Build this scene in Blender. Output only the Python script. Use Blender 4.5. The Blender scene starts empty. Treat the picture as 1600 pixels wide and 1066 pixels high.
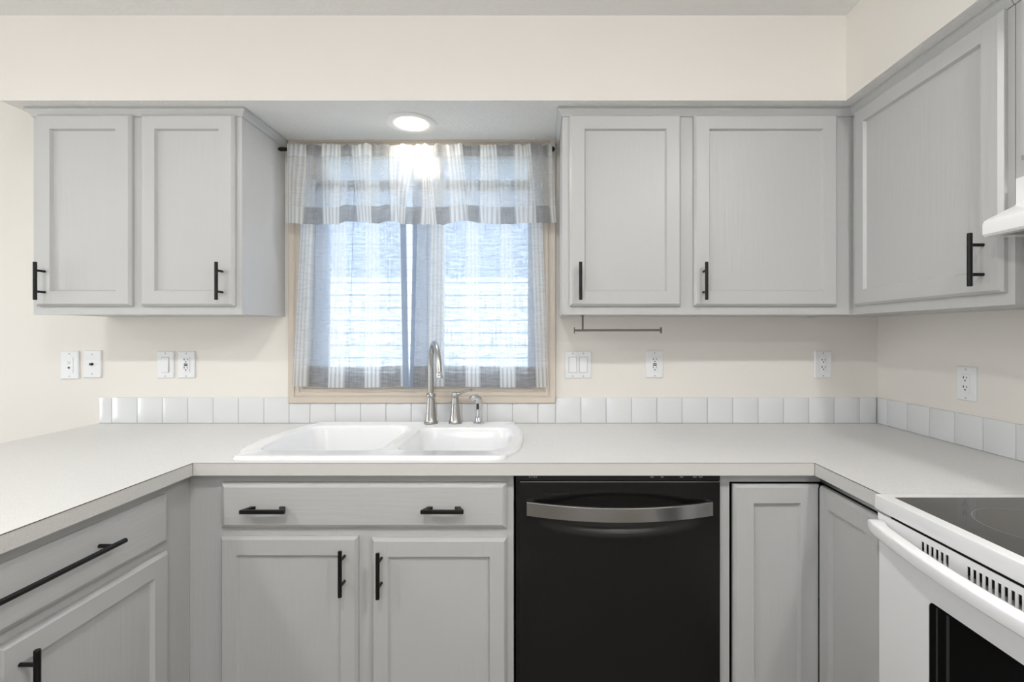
import bpy, bmesh, math, random
from mathutils import Vector, Matrix
random.seed(7)
PI = math.pi
S = bpy.context.scene
C = S.collection

# ------------------------------------------------------------------ camera, world, lights, exposure
# world frame: back wall y=0, camera at y=-2.10, x right, z up, metres
cd = bpy.data.cameras.new('camera'); cam = bpy.data.objects.new('camera', cd); C.objects.link(cam)
cam.location = (0, -2.10, 1.30); cam.rotation_euler = (PI/2, 0, 0)
cd.sensor_width = 36; cd.lens = 36*757/1600
cd.shift_x = -42/1600; cd.shift_y = -11/1600
cd.clip_start = 0.02
S.camera = cam
S.view_settings.view_transform = 'Standard'; S.view_settings.look = 'None'
S.view_settings.gamma = 1; S.view_settings.use_curve_mapping = False
S.view_settings.exposure = -0.04
S.cycles.use_denoising = True
S.cycles.max_bounces = 10; S.cycles.diffuse_bounces = 6; S.cycles.transparent_max_bounces = 12
S.cycles.sample_clamp_indirect = 6

w = bpy.data.worlds.new('sky'); S.world = w; w.use_nodes = True
bg = w.node_tree.nodes['Background']; bg.inputs[0].default_value = (0.66, 0.78, 1.0, 1); bg.inputs[1].default_value = 3.3
sd = bpy.data.lights.new('sun', 'SUN'); sun = bpy.data.objects.new('sun', sd); C.objects.link(sun)
sd.energy = 6.5; sd.angle = math.radians(0.6); sd.color = (1, 0.97, 0.93)
sun.rotation_euler = (math.radians(27), 0, math.radians(8))      # travels +y and down: falls on the house across the yard
sun.location = (0, -1, 9)

def area(name, loc, rot, sx, sy, power, col=(1, 1, 1), spread=PI):
    d = bpy.data.lights.new(name, 'AREA'); o = bpy.data.objects.new(name, d); C.objects.link(o)
    d.shape = 'RECTANGLE'; d.size = sx; d.size_y = sy; d.energy = power; d.color = col; d.spread = spread
    o.location = loc; o.rotation_euler = rot; return o
# added fill lights outside the made-up rear window and patio door
area('rear_fill_light', (-0.6, -5.05, 1.50), (PI/2, 0, 0), 1.1, 0.9, 10, (1.0, 0.96, 0.90))
area('left_fill_light', (-4.36, -1.50, 1.10), (PI/2, 0, -PI/2), 0.9, 1.9, 42, (1.0, 0.96, 0.90))
CAN_POWER = 80.0          # emission of the small lamp over the sink
CEIL_POWER = 345.0         # emission of the ceiling lamps behind the camera

# ------------------------------------------------------------------ materials
def mat(name, col, rough=0.5, metal=0.0, spec=0.5, bump=None, emis=None, coat=0.0, mix=None):
    """bump=(scale,(sx,sy,sz),strength,detail); mix=(scale,(sx,sy,sz),colour2,lo,hi)"""
    m = bpy.data.materials.new(name); m.use_nodes = True
    nt = m.node_tree; b = nt.nodes['Principled BSDF']
    b.inputs['Base Color'].default_value = (*col, 1); b.inputs['Roughness'].default_value = rough
    b.inputs['Metallic'].default_value = metal; b.inputs['Specular IOR Level'].default_value = spec
    b.inputs['Coat Weight'].default_value = coat; b.inputs['Coat Roughness'].default_value = 0.08
    if emis:
        b.inputs['Emission Color'].default_value = (*emis[0], 1); b.inputs['Emission Strength'].default_value = emis[1]
    if bump or mix:
        tc = nt.nodes.new('ShaderNodeTexCoord')
    if bump:
        mp = nt.nodes.new('ShaderNodeMapping'); mp.inputs['Scale'].default_value = bump[1]
        nz = nt.nodes.new('ShaderNodeTexNoise'); nz.inputs['Scale'].default_value = bump[0]; nz.inputs['Detail'].default_value = bump[3]
        bp = nt.nodes.new('ShaderNodeBump'); bp.inputs['Strength'].default_value = bump[2]; bp.inputs['Distance'].default_value = bump[4] if len(bump) > 4 else 0.002
        nt.links.new(tc.outputs['Object'], mp.inputs['Vector']); nt.links.new(mp.outputs[0], nz.inputs['Vector'])
        nt.links.new(nz.outputs[0], bp.inputs['Height']); nt.links.new(bp.outputs[0], b.inputs['Normal'])
    if mix:
        mp = nt.nodes.new('ShaderNodeMapping'); mp.inputs['Scale'].default_value = mix[1]
        nz = nt.nodes.new('ShaderNodeTexNoise'); nz.inputs['Scale'].default_value = mix[0]; nz.inputs['Detail'].default_value = 4
        cr = nt.nodes.new('ShaderNodeValToRGB')
        cr.color_ramp.elements[0].position = mix[3]; cr.color_ramp.elements[1].position = mix[4]
        cr.color_ramp.elements[0].color = (*col, 1); cr.color_ramp.elements[1].color = (*mix[2], 1)
        nt.links.new(tc.outputs['Object'], mp.inputs['Vector']); nt.links.new(mp.outputs[0], nz.inputs['Vector'])
        nt.links.new(nz.outputs[0], cr.inputs[0]); nt.links.new(cr.outputs[0], b.inputs['Base Color'])
    return m

PAINT = mat('grey_cabinet_paint', (0.508, 0.510, 0.510), 0.38, bump=(9, (9, 9, 0.7), 0.40, 4))
PAINTH = mat('grey_cabinet_paint_level_grain', (0.508, 0.510, 0.510), 0.38, bump=(9, (0.7, 9, 9), 0.40, 4))
GAPSHADE = mat('cabinet_gap_shade', (0.03, 0.028, 0.025), 0.8)  # dark tone standing in for shade in the corner-door gaps
WALL = mat('cream_wall_paint', (0.785, 0.752, 0.708), 0.6, bump=(160, (1, 1, 1), 0.12, 3))
CEIL = mat('textured_ceiling_paint', (0.87, 0.87, 0.865), 0.85, bump=(70, (1, 1, 1), 0.55, 5, 0.008))
SOFUN = mat('textured_soffit_underside', (0.86, 0.855, 0.84), 0.85, bump=(90, (1, 1, 1), 0.65, 5, 0.008))
TRIM = mat('beige_casing_paint', (0.60, 0.535, 0.46), 0.42, bump=(9, (6, 6, 6), 0.08, 3))
VINYL = mat('white_vinyl', (0.75, 0.76, 0.77), 0.4, bump=(40, (1, 1, 1), 0.03, 2))
LAM = mat('speckled_laminate', (0.745, 0.742, 0.732), 0.34, mix=(520, (1, 1, 1), (0.56, 0.545, 0.52), 0.50, 0.72), bump=(300, (1, 1, 1), 0.05, 2))
LAME = mat('speckled_laminate_edge_shaded', (0.69, 0.68, 0.66), 0.45, mix=(800, (1, 1, 1), (0.50, 0.485, 0.465), 0.42, 0.72))  # same laminate as the top, darkened to paint the edge's shade
SEAM = mat('brown_laminate_seam', (0.10, 0.07, 0.05), 0.6, bump=(60, (1, 1, 1), 0.05, 2))
TILE = mat('white_glazed_tile', (0.72, 0.73, 0.745), 0.16, bump=(14, (1, 1, 1), 0.10, 2))
GROUT = mat('pale_grout', (0.46, 0.455, 0.44), 0.9, bump=(300, (1, 1, 1), 0.2, 2))
ENAMEL = mat('white_sink_enamel', (0.86, 0.865, 0.88), 0.09, coat=0.4, bump=(5, (1, 1, 1), 0.02, 2))
NICKEL = mat('brushed_nickel', (0.46, 0.45, 0.43), 0.30, 1.0, bump=(60, (1, 1, 8), 0.06, 3))
CHROME = mat('polished_chrome', (0.70, 0.70, 0.71), 0.10, 1.0, bump=(5, (1, 1, 1), 0.01, 2))
BLACK = mat('matte_black_metal', (0.007, 0.007, 0.007), 0.36, 0.2, spec=0.35, bump=(200, (1, 1, 1), 0.03, 2))
BSS = mat('black_stainless', (0.009, 0.009, 0.0089), 0.27, 0.30, bump=(8, (0.6, 30, 30), 0.05, 3))
HSS = mat('polished_dark_steel', (0.44, 0.435, 0.43), 0.26, 1.0, bump=(8, (0.5, 30, 30), 0.05, 3))
DWBLK = mat('black_plastic', (0.008, 0.008, 0.008), 0.30, bump=(100, (1, 1, 1), 0.02, 2))
ICON = mat('pale_grey_print', (0.30, 0.30, 0.30), 0.5, bump=(100, (1, 1, 1), 0.02, 2))
WENAM = mat('white_range_enamel', (0.87, 0.87, 0.88), 0.20, coat=0.3, bump=(6, (1, 1, 1), 0.02, 2))
GLASSB = mat('black_ceramic_glass', (0.030, 0.029, 0.027), 0.06, mix=(300, (1, 1, 1), (0.10, 0.10, 0.095), 0.55, 0.75))
OVENG = mat('black_oven_glass', (0.006, 0.006, 0.006), 0.05, bump=(4, (1, 1, 1), 0.01, 2))
OVBAR = mat('oven_inner_frame', (0.035, 0.034, 0.033), 0.35, bump=(60, (1, 1, 1), 0.02, 2))
FILT = mat('grey_filter_mesh', (0.20, 0.20, 0.20), 0.5, 0.6, bump=(160, (1, 1, 1), 0.5, 1))
PLATE = mat('white_plate_plastic', (0.80, 0.81, 0.83), 0.30, bump=(60, (1, 1, 1), 0.02, 2))
DARK = mat('dark_slot', (0.02, 0.02, 0.02), 0.6, bump=(60, (1, 1, 1), 0.02, 2))
SCREW = mat('plate_screw', (0.45, 0.45, 0.45), 0.4, 0.5, bump=(60, (1, 1, 1), 0.02, 2))
BRONZE = mat('towel_holder_bronze', (0.17, 0.14, 0.12), 0.35, 0.8, bump=(60, (1, 1, 1), 0.03, 2))
FLOOR = mat('oak_vinyl_floor', (0.20, 0.18, 0.16), 0.45, mix=(3, (1, 14, 1), (0.13, 0.115, 0.10), 0.35, 0.7), bump=(5, (1, 18, 1), 0.1, 3))
LENS = mat('lamp_lens', (0.9, 0.9, 0.88), 0.4, emis=((1.0, 0.94, 0.84), CAN_POWER))
CLENS = mat('ceiling_lamp_diffuser', (0.9, 0.9, 0.9), 0.4, emis=((1.0, 0.985, 0.955), CEIL_POWER))
LTRIM = mat('white_lamp_trim', (0.84, 0.83, 0.80), 0.4, bump=(60, (1, 1, 1), 0.02, 2))
SIDING = mat('white_lap_siding', (0.84, 0.85, 0.86), 0.6, bump=(20, (1, 6, 6), 0.1, 3))
FASCIA = mat('white_fascia', (0.72, 0.76, 0.82), 0.5, bump=(20, (1, 1, 1), 0.05, 3))
ROOF = mat('grey_shingle', (0.16, 0.16, 0.17), 0.9, bump=(40, (1, 3, 3), 0.6, 3))
GRASS = mat('lawn_green', (0.20, 0.20, 0.16), 0.9, bump=(60, (1, 1, 1), 1.0, 4))

def glass_mat():
    m = bpy.data.materials.new('window_glass'); m.use_nodes = True; nt = m.node_tree; nt.nodes.clear()
    out = nt.nodes.new('ShaderNodeOutputMaterial'); mx = nt.nodes.new('ShaderNodeMixShader')
    tr = nt.nodes.new('ShaderNodeBsdfTransparent'); tr.inputs[0].default_value = (0.93, 0.96, 0.97, 1)
    gl = nt.nodes.new('ShaderNodeBsdfGlossy'); gl.inputs['Roughness'].default_value = 0.02
    fr = nt.nodes.new('ShaderNodeFresnel'); fr.inputs[0].default_value = 1.10
    nt.links.new(fr.outputs[0], mx.inputs[0]); nt.links.new(tr.outputs[0], mx.inputs[1]); nt.links.new(gl.outputs[0], mx.inputs[2])
    nt.links.new(mx.outputs[0], out.inputs[0]); return m
GLASS = glass_mat()

def cloth_mat(name, hem_lo, hem_hi, bandw=0.28, c0=(0.42, 0.45, 0.49), c1=(0.64, 0.67, 0.71), topen=0.17):
    """plaid sheer cotton. uv.x counts plaid repeats, uv.y is 0 at the hem and 1 at the top."""
    m = bpy.data.materials.new(name); m.use_nodes = True; nt = m.node_tree; nt.nodes.clear(); N = nt.nodes; L = nt.links
    def math_(op, a, b=None, c=None):
        n = N.new('ShaderNodeMath'); n.operation = op
        for i, v in enumerate((a, b, c)):
            if v is None: continue
            if isinstance(v, (int, float)): n.inputs[i].default_value = v
            else: L.new(v, n.inputs[i])
        return n.outputs[0]
    def step(v, lo, hi):      # smooth ramp 0..1
        n = N.new('ShaderNodeMapRange'); n.interpolation_type = 'SMOOTHSTEP'
        L.new(v, n.inputs[0]); n.inputs[1].default_value = lo; n.inputs[2].default_value = hi; return n.outputs[0]
    uv = N.new('ShaderNodeUVMap'); sp = N.new('ShaderNodeSeparateXYZ'); L.new(uv.outputs[0], sp.inputs[0])
    u, v = sp.outputs[0], sp.outputs[1]
    f = math_('FRACT', math_('ADD', u, 0.5)); d = math_('ABSOLUTE', math_('SUBTRACT', f, 0.5))    # 0 at band centre
    band = math_('SUBTRACT', 1.0, step(d, bandw-0.03, bandw+0.03))
    fine = math_('SINE', math_('MULTIPLY', u, 2*PI*9))
    fine = step(fine, -0.5, 0.1)
    white = math_('MULTIPLY', band, math_('ADD', math_('MULTIPLY', fine, 0.45), 0.47))
    hem = math_('MULTIPLY', math_('SUBTRACT', 1.0, step(v, hem_lo, hem_lo+0.012)), 1.0)
    top = step(v, hem_hi-0.012, hem_hi)
    dbl = math_('MAXIMUM', hem, top)
    def noise(sx, sy, det=2):
        mp = N.new('ShaderNodeMapping'); mp.inputs['Scale'].default_value = (sx, sy, 1)
        L.new(uv.outputs[0], mp.inputs[0]); n = N.new('ShaderNodeTexNoise'); n.inputs['Scale'].default_value = 1
        n.inputs['Detail'].default_value = det; L.new(mp.outputs[0], n.inputs[0]); return n.outputs[0]
    w1 = step(noise(60, 6), 0.35, 0.68); w2 = step(noise(3, 90), 0.35, 0.68)
    weave = math_('MULTIPLY', math_('ADD', w1, w2), 0.5)
    # share of open weave
    t0 = math_('ADD', math_('MULTIPLY', weave, 0.44), topen)
    t1 = math_('MULTIPLY', t0, math_('SUBTRACT', 1.0, math_('MULTIPLY', white, 0.45)))
    t2 = math_('MULTIPLY', t1, math_('SUBTRACT', 1.0, math_('MULTIPLY', dbl, 0.72)))
    def mixc(fac, a, b):
        n = N.new('ShaderNodeMix'); n.data_type = 'RGBA'; L.new(fac, n.inputs[0])
        for idx, c in ((6, a), (7, b)):
            if isinstance(c, tuple): n.inputs[idx].default_value = (*c, 1)
            else: L.new(c, n.inputs[idx])
        return n.outputs[2]
    base = mixc(weave, c0, c1)
    base = mixc(dbl, base, mixc(weave, (0.26, 0.26, 0.265), (0.46, 0.455, 0.45)))
    col = mixc(white, base, (0.86, 0.86, 0.84))
    df = N.new('ShaderNodeBsdfDiffuse'); tl = N.new('ShaderNodeBsdfTranslucent'); tp = N.new('ShaderNodeBsdfTransparent')
    L.new(col, df.inputs[0]); L.new(col, tl.inputs[0])
    m1 = N.new('ShaderNodeMixShader'); m1.inputs[0].default_value = 0.62; L.new(df.outputs[0], m1.inputs[1]); L.new(tl.outputs[0], m1.inputs[2])
    m2 = N.new('ShaderNodeMixShader'); L.new(t2, m2.inputs[0]); L.new(m1.outputs[0], m2.inputs[1]); L.new(tp.outputs[0], m2.inputs[2])
    out = N.new('ShaderNodeOutputMaterial'); L.new(m2.outputs[0], out.inputs[0])
    return m
VALC = cloth_mat('plaid_valance_cloth', 0.21, 0.86, topen=0.32, bandw=0.26)
TIERC = cloth_mat('plaid_tier_cloth', 0.095, 0.955, bandw=0.21, c0=(0.44, 0.51, 0.62), c1=(0.66, 0.74, 0.86))

# ------------------------------------------------------------------ mesh helpers
def box(bm, x0, x1, y0, y1, z0, z1, bev=0.0):
    vs = [bm.verts.new((x, y, z)) for x in (x0, x1) for y in (y0, y1) for z in (z0, z1)]
    fs = [(0, 1, 3, 2), (4, 6, 7, 5), (0, 4, 5, 1), (2, 3, 7, 6), (0, 2, 6, 4), (1, 5, 7, 3)]
    fl = [bm.faces.new([vs[i] for i in f]) for f in fs]
    if bev:
        es = {e for f in fl for e in f.edges}
        bmesh.ops.bevel(bm, geom=list(es), offset=bev, segments=2, affect='EDGES', profile=0.6)
    return vs

def loft(bm, loops, cap0=False, cap1=False, closed=True):
    L = [[bm.verts.new(p) for p in lp] for lp in loops]
    n = len(L[0])
    for a, b in zip(L[:-1], L[1:]):
        for i in range(n if closed else n-1):
            j = (i+1) % n
            bm.faces.new((a[i], a[j], b[j], b[i]))
    if cap0: bm.faces.new(L[0][::-1])
    if cap1: bm.faces.new(L[-1])
    return L

def rect_loop(x0, x1, z0, z1, y):
    return [(x0, y, z0), (x1, y, z0), (x1, y, z1), (x0, y, z1)]

def cells(bm, us, vs, holes, w0, w1, axis):
    """slab of cells in the (u,v) plane with some left out; thickness along the third axis"""
    def P(u, v, w):
        return {'y': (u, w, v), 'z': (u, v, w), 'x': (w, u, v)}[axis]
    V = {}
    def g(i, j, k):
        if (i, j, k) not in V: V[(i, j, k)] = bm.verts.new(P(us[i], vs[j], (w0, w1)[k]))
        return V[(i, j, k)]
    nu, nv = len(us)-1, len(vs)-1
    solid = lambda i, j: 0 <= i < nu and 0 <= j < nv and (i, j) not in holes
    for i in range(nu):
        for j in range(nv):
            if not solid(i, j): continue
            for k in (0, 1): bm.faces.new([g(i, j, k), g(i+1, j, k), g(i+1, j+1, k), g(i, j+1, k)])
            for (di, dj, a, b) in ((-1, 0, (i, j), (i, j+1)), (1, 0, (i+1, j), (i+1, j+1)), (0, -1, (i, j), (i+1, j)), (0, 1, (i, j+1), (i+1, j+1))):
                if not solid(i+di, j+dj): bm.faces.new([g(*a, 0), g(*b, 0), g(*b, 1), g(*a, 1)])

def lathe(bm, prof, n=28, cx=0, cy=0, cz=0):
    L = [[(cx+r*math.cos(2*PI*i/n), cy+r*math.sin(2*PI*i/n), cz+z) for i in range(n)] for r, z in prof]
    loft(bm, L, True, True)

def tube(bm, pts, radii, n=16, squash=None):
    pts = [Vector(p) for p in pts]
    if isinstance(radii, (int, float)): radii = [radii]*len(pts)
    t0 = (pts[1]-pts[0]).normalized()
    up = Vector((0, 0, 1)) if abs(t0.z) < 0.9 else Vector((0, 1, 0))
    nrm = (up - t0*up.dot(t0)).normalized(); L = []
    for i, p in enumerate(pts):
        t = (pts[min(i+1, len(pts)-1)] - pts[max(i-1, 0)]).normalized()
        nrm = (nrm - t*nrm.dot(t)).normalized(); b = t.cross(nrm)
        L.append([tuple(p + radii[i]*(math.cos(2*PI*k/n)*nrm + math.sin(2*PI*k/n)*b)) for k in range(n)])
    loft(bm, L, True, True)

def smooth_path(pts, per=8):
    P = [Vector(p) for p in pts]; out = []
    for i in range(len(P)-1):
        p0, p1, p2, p3 = P[max(i-1, 0)], P[i], P[i+1], P[min(i+2, len(P)-1)]
        for k in range(per):
            t = k/per
            out.append(0.5*((2*p1)+(-p0+p2)*t+(2*p0-5*p1+4*p2-p3)*t*t+(-p0+3*p1-3*p2+p3)*t**3))
    out.append(P[-1]); return out

def finish(bm, name, m, parent=None, ang=35, smooth=True):
    bmesh.ops.remove_doubles(bm, verts=bm.verts, dist=1e-6)
    bmesh.ops.recalc_face_normals(bm, faces=bm.faces)
    a = math.radians(ang)
    for f in bm.faces: f.smooth = smooth
    for e in bm.edges:
        if len(e.link_faces) == 2 and e.calc_face_angle(0) > a: e.smooth = False
    me = bpy.data.meshes.new(name); bm.to_mesh(me); bm.free()
    me.materials.append(m)
    o = bpy.data.objects.new(name, me); C.objects.link(o)
    if parent: o.parent = parent
    return o

def part(name, m, parent, fn, *a, **k):
    bm = bmesh.new(); fn(bm, *a, **k); return finish(bm, name, m, parent)

def thing(name, label, cat, loc=(0, 0, 0), rz=0, group=None):
    o = bpy.data.objects.new(name, None); C.objects.link(o); o.location = loc; o.rotation_euler = (0, 0, rz)
    o.empty_display_size = 0.05; o['label'] = label; o['category'] = cat
    if group: o['group'] = group
    return o
def tag(o, label, cat, group=None):
    o['label'] = label; o['category'] = cat
    if group: o['group'] = group
    return o
def struct(o): o['kind'] = 'structure'; return o

XR = 1.467         # right wall
SZ = 2.134         # soffit underside
CZ = 2.438         # ceiling

# ------------------------------------------------------------------ room shell
XL, YF = -4.2, -4.9
OX0, OX1, OZ0, OZ1 = -1.017, 0.010, 1.064, 2.118      # kitchen window opening
bm = bmesh.new(); cells(bm, [XL-0.12, OX0, OX1, XR+0.12], [0, OZ0, OZ1, CZ], {(1, 1)}, 0, 0.14, 'y'); struct(finish(bm, 'wall_back', WALL))
bm = bmesh.new(); box(bm, XR, XR+0.12, YF, 0, 0, CZ); struct(finish(bm, 'wall_right', WALL))
bm = bmesh.new(); cells(bm, [YF, -2.0, -1.0, 0], [0, 0.02, 2.10, CZ], {(1, 1)}, XL-0.12, XL, 'x'); struct(finish(bm, 'wall_left', WALL))
bm = bmesh.new(); cells(bm, [XL-0.12, -1.2, 0.0, XR+0.12], [0, 1.0, 2.0, CZ], {(1, 1)}, YF-0.12, YF, 'y'); struct(finish(bm, 'wall_front', WALL))
bm = bmesh.new(); box(bm, XL-0.12, XR+0.12, YF-0.12, 0.14, -0.1, 0); struct(finish(bm, 'floor', FLOOR))
bm = bmesh.new(); box(bm, XL-0.12, XR+0.12, YF-0.12, 0.14, CZ, CZ+0.25); struct(finish(bm, 'ceiling', CEIL))
# L-shaped dropped soffit: face panels and a textured underside
bm = bmesh.new(); cells(bm, [-1.925, 1.097, XR], [-3.6, -0.37, 0], {(0, 0)}, SZ, CZ, 'z'); sof = struct(finish(bm, 'ceiling_soffit', WALL, smooth=False))
sof.data.materials.append(SOFUN)
for p in sof.data.polygons:
    if p.normal.z < -0.5: p.material_index = 1
bm = bmesh.new(); box(bm, XL, -1.70, -0.014, 0, 0, 0.09); box(bm, XL, -1.70, -0.010, 0, 0.09, 0.10); struct(finish(bm, 'baseboard_back', TRIM))
bm = bmesh.new(); box(bm, XL, XL+0.014, YF, -2.05, 0, 0.10); struct(finish(bm, 'baseboard_left', TRIM))

# ------------------------------------------------------------------ kitchen window
win = bpy.data.objects.new('window_1', None); C.objects.link(win); win.location = (-0.503, 0, 1.03); struct(win)
def wpart(name, bm, m, parent=win):
    o = finish(bm, name, m); o.parent = parent; o.matrix_parent_inverse = Matrix.Translation(-Vector(win.location)) if parent is win else Matrix(); return o
bm = bmesh.new()
ci, cw = 0.004, 0.062
prof = [(0.0, 0.0), (0.0, -0.009), (0.004, -0.012), (0.010, -0.012), (0.012, -0.009), (0.016, -0.009), (0.019, -0.013), (0.029, -0.013), (0.031, -0.010),
        (0.035, -0.010), (0.038, -0.016), (0.050, -0.017), (0.054, -0.019), (0.060, -0.019), (0.062, -0.016), (0.062, 0.0)]
loft(bm, [rect_loop(OX0-d, OX1+d, OZ0-d, min(OZ1+d*0.25, SZ), y) for d, y in prof])
wpart('window_casing', bm, TRIM)
bm = bmesh.new(); loft(bm, [rect_loop(OX0, OX1, OZ0, OZ1, 0), rect_loop(OX0, OX1, OZ0, OZ1, 0.14), rect_loop(OX0+0.012, OX1-0.012, OZ0+0.012, OZ1-0.012, 0.14), rect_loop(OX0+0.012, OX1-0.012, OZ0+0.012, OZ1-0.012, -0.001), rect_loop(OX0, OX1, OZ0, OZ1, -0.001), rect_loop(OX0, OX1, OZ0, OZ1, 0)])
wpart('window_jamb', bm, TRIM)
for gx0, gx1, sx0, sx1 in ((-0.957, -0.573, -1.005, -0.505), (-0.433, -0.050, -0.501, -0.002)):
    bm = bmesh.new()
    loft(bm, [rect_loop(sx0, sx1, OZ0+0.012, OZ1-0.012, 0.125), rect_loop(sx0, sx1, OZ0+0.012, OZ1-0.012, 0.085), rect_loop(gx0-0.012, gx1+0.012, 1.112, 2.101, 0.080), rect_loop(gx0, gx1, 1.122, 2.096, 0.095),
              rect_loop(gx0, gx1, 1.122, 2.096, 0.125), rect_loop(sx0, sx1, OZ0+0.012, OZ1-0.012, 0.125)])
    s = wpart('window_sash', bm, VINYL)
    bm = bmesh.new(); box(bm, gx0-0.004, gx1+0.004, 0.106, 0.110, 1.118, 2.100)
    wpart('window_pane', bm, GLASS, s)
# unseen patio door and rear window, added to go with the fill lights
def glazing(name, axis, c, u0, u1, v0, v1, mull):
    root = bpy.data.objects.new(name, None); C.objects.link(root); struct(root)
    bm = bmesh.new(); us, vs, holes = [u0], [v0, v0+0.06, v1-0.06, v1], set()
    for k, mm in enumerate(mull+[u1]):
        us += [us[-1]+0.06 if k == 0 else us[-1], mm-0.03 if mm != u1 else u1-0.06] if k == 0 else [mull[k-1]+0.03, mm-0.03 if mm != u1 else u1-0.06]
    us.append(u1)
    for i in range(1, len(us)-1, 2): holes.add((i, 1))
    cells(bm, us, vs, holes, c-0.03, c+0.03, axis); f = finish(bm, name.split('_')[0]+'_frame', VINYL, root)
    bm = bmesh.new()
    if axis == 'x': box(bm, c-0.003, c+0.003, u0+0.04, u1-0.04, v0+0.04, v1-0.04)
    else: box(bm, u0+0.04, u1-0.04, c-0.003, c+0.003, v0+0.04, v1-0.04)
    finish(bm, 'glass_pane', GLASS, root)
glazing('window_2_added', 'y', YF-0.06, -1.2, 0.0, 1.0, 2.0, [-0.6])
glazing('door_1_added', 'x', XL-0.06, -2.0, -1.0, 0.02, 2.10, [-1.5])

# ------------------------------------------------------------------ outside: lawn and the house across the yard
bm = bmesh.new(); box(bm, -16, 16, -12, 14, -0.35, -0.12); struct(finish(bm, 'ground', GRASS))
HY = 4.4
nb = thing('neighbour_house', 'white lap-sided house seen through the curtained window', 'house', (-0.5, HY, -0.12))
bm = bmesh.new(); n = 24; pitch = 0.168
for k in range(n):
    z0 = 0.1+k*pitch
    if z0+pitch > 3.70: break
    loft(bm, [[(-9, -0.015, z0), (9, -0.015, z0)], [(-9, -0.002, z0+pitch+0.01), (9, -0.002, z0+pitch+0.01)]], closed=False)
    loft(bm, [[(-9, -0.015, z0), (9, -0.015, z0)], [(-9, 0.0, z0), (9, 0.0, z0)]], closed=False)
box(bm, -9, 9, 0.0, 0.2, 0, 3.74); finish(bm, 'siding', SIDING, nb)
bm = bmesh.new(); box(bm, -9.3, 9.3, -0.73, -0.705, 3.60, 3.78); finish(bm, 'fascia', FASCIA, nb)
bm = bmesh.new(); box(bm, -9.3, 9.3, -0.705, 0.0, 3.70, 3.73); finish(bm, 'eave', FASCIA, nb)
bm = bmesh.new(); loft(bm, [[(-9.4, -0.78, 3.78), (9.4, -0.78, 3.78)], [(-9.4, 3.2, 4.9), (9.4, 3.2, 4.9)], [(-9.4, 3.2, 4.84), (9.4, 3.2, 4.84)], [(-9.4, -0.77, 3.76), (9.4, -0.77, 3.76)]], closed=False); finish(bm, 'roof', ROOF, nb)

# ------------------------------------------------------------------ cabinets (local frame: wall at y=0, front towards -y)
def door_mesh(bm, x0, x1, z0, z1, yb, t, st, rail, lip=0.008, step=0.0105, inw=0.005):
    """frame of a shaker door with a moulded outer edge; the hole holds the panel"""
    yf = yb-t
    L = [rect_loop(x0, x1, z0, z1, yb), rect_loop(x0, x1, z0, z1, yf+0.009), rect_loop(x0+0.002, x1-0.002, z0+0.002, z1-0.002, yf+0.006),
         rect_loop(x0+lip, x1-lip, z0+lip, z1-lip, yf), rect_loop(x0+st, x1-st, z0+rail, z1-rail, yf),
         rect_loop(x0+st+inw, x1-st-inw, z0+rail+inw, z1-rail-inw, yf+step), rect_loop(x0+st+inw, x1-st-inw, z0+rail+inw, z1-rail-inw, yb)]
    loft(bm, L); loft(bm, [L[-1], L[0]])
def door(parent, x0, x1, z0, z1, yb, t=0.019, st=0.054, rail=0.054, handle=None, pm=None, step=0.0105):
    bm = bmesh.new(); door_mesh(bm, x0, x1, z0, z1, yb, t, st, rail, step=step); d = finish(bm, 'door', pm or PAINT, parent, ang=12)
    bm = bmesh.new(); box(bm, x0+st+0.0049, x1-st-0.0049, yb-t+step, yb-0.002, z0+rail+0.0049, z1-rail-0.0049); finish(bm, 'door_panel', PAINT, d)
    if handle: bar_pull(d, handle[0], yb-t, handle[1])
    return d
def bar_pull(parent, x, yf, zc, ln=0.137, cc=0.076, r=0.006, horiz=False):
    bm = bmesh.new(); so = 0.035
    def seg(a, b, rr):
        tube(bm, [a, Vector(a).lerp(Vector(b), 0.5), b], rr, 14)
    if horiz:
        tube(bm, [(x-ln/2, yf-so, zc), (x-ln/2+0.001, yf-so, zc), (x+ln/2-0.001, yf-so, zc), (x+ln/2, yf-so, zc)], [r-0.001, r, r, r-0.001], 16)
        for s in (-1, 1): seg((x+s*cc/2, yf-so, zc), (x+s*cc/2, yf, zc), r*0.8)
    else:
        tube(bm, [(x, yf-so, zc-ln/2), (x, yf-so, zc-ln/2+0.001), (x, yf-so, zc+ln/2-0.001), (x, yf-so, zc+ln/2)], [r-0.001, r, r, r-0.001], 16)
        for s in (-1, 1): seg((x, yf-so, zc+s*cc/2), (x, yf, zc+s*cc/2), r*0.72)
    return finish(bm, 'handle', BLACK, parent)
def square_pull(parent, x, yf, zc, ln=0.128):
    bm = bmesh.new(); h = ln/2; so = 0.030
    box(bm, x-h, x+h, yf-so-0.005, yf-so+0.005, zc-0.006, zc+0.006, 0.0022)
    for s in (-1, 1):
        xi, xo = x+s*(h-0.030), x+s*(h-0.001)
        a, b = sorted((xi, xi+s*0.016)); c, d = sorted((xo, xo-s*0.013))
        loft(bm, [[(a, yf, zc-0.007), (b, yf, zc-0.007), (b, yf, zc+0.006), (a, yf, zc+0.006)],
                  [(a, yf-0.006, zc-0.007), (b, yf-0.006, zc-0.007), (b, yf-0.006, zc+0.006), (a, yf-0.006, zc+0.006)],
                  [(c, yf-so+0.004, zc-0.006), (d, yf-so+0.004, zc-0.006), (d, yf-so+0.004, zc+0.005), (c, yf-so+0.004, zc+0.005)]], True, True)
    return finish(bm, 'handle', BLACK, parent)
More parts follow.
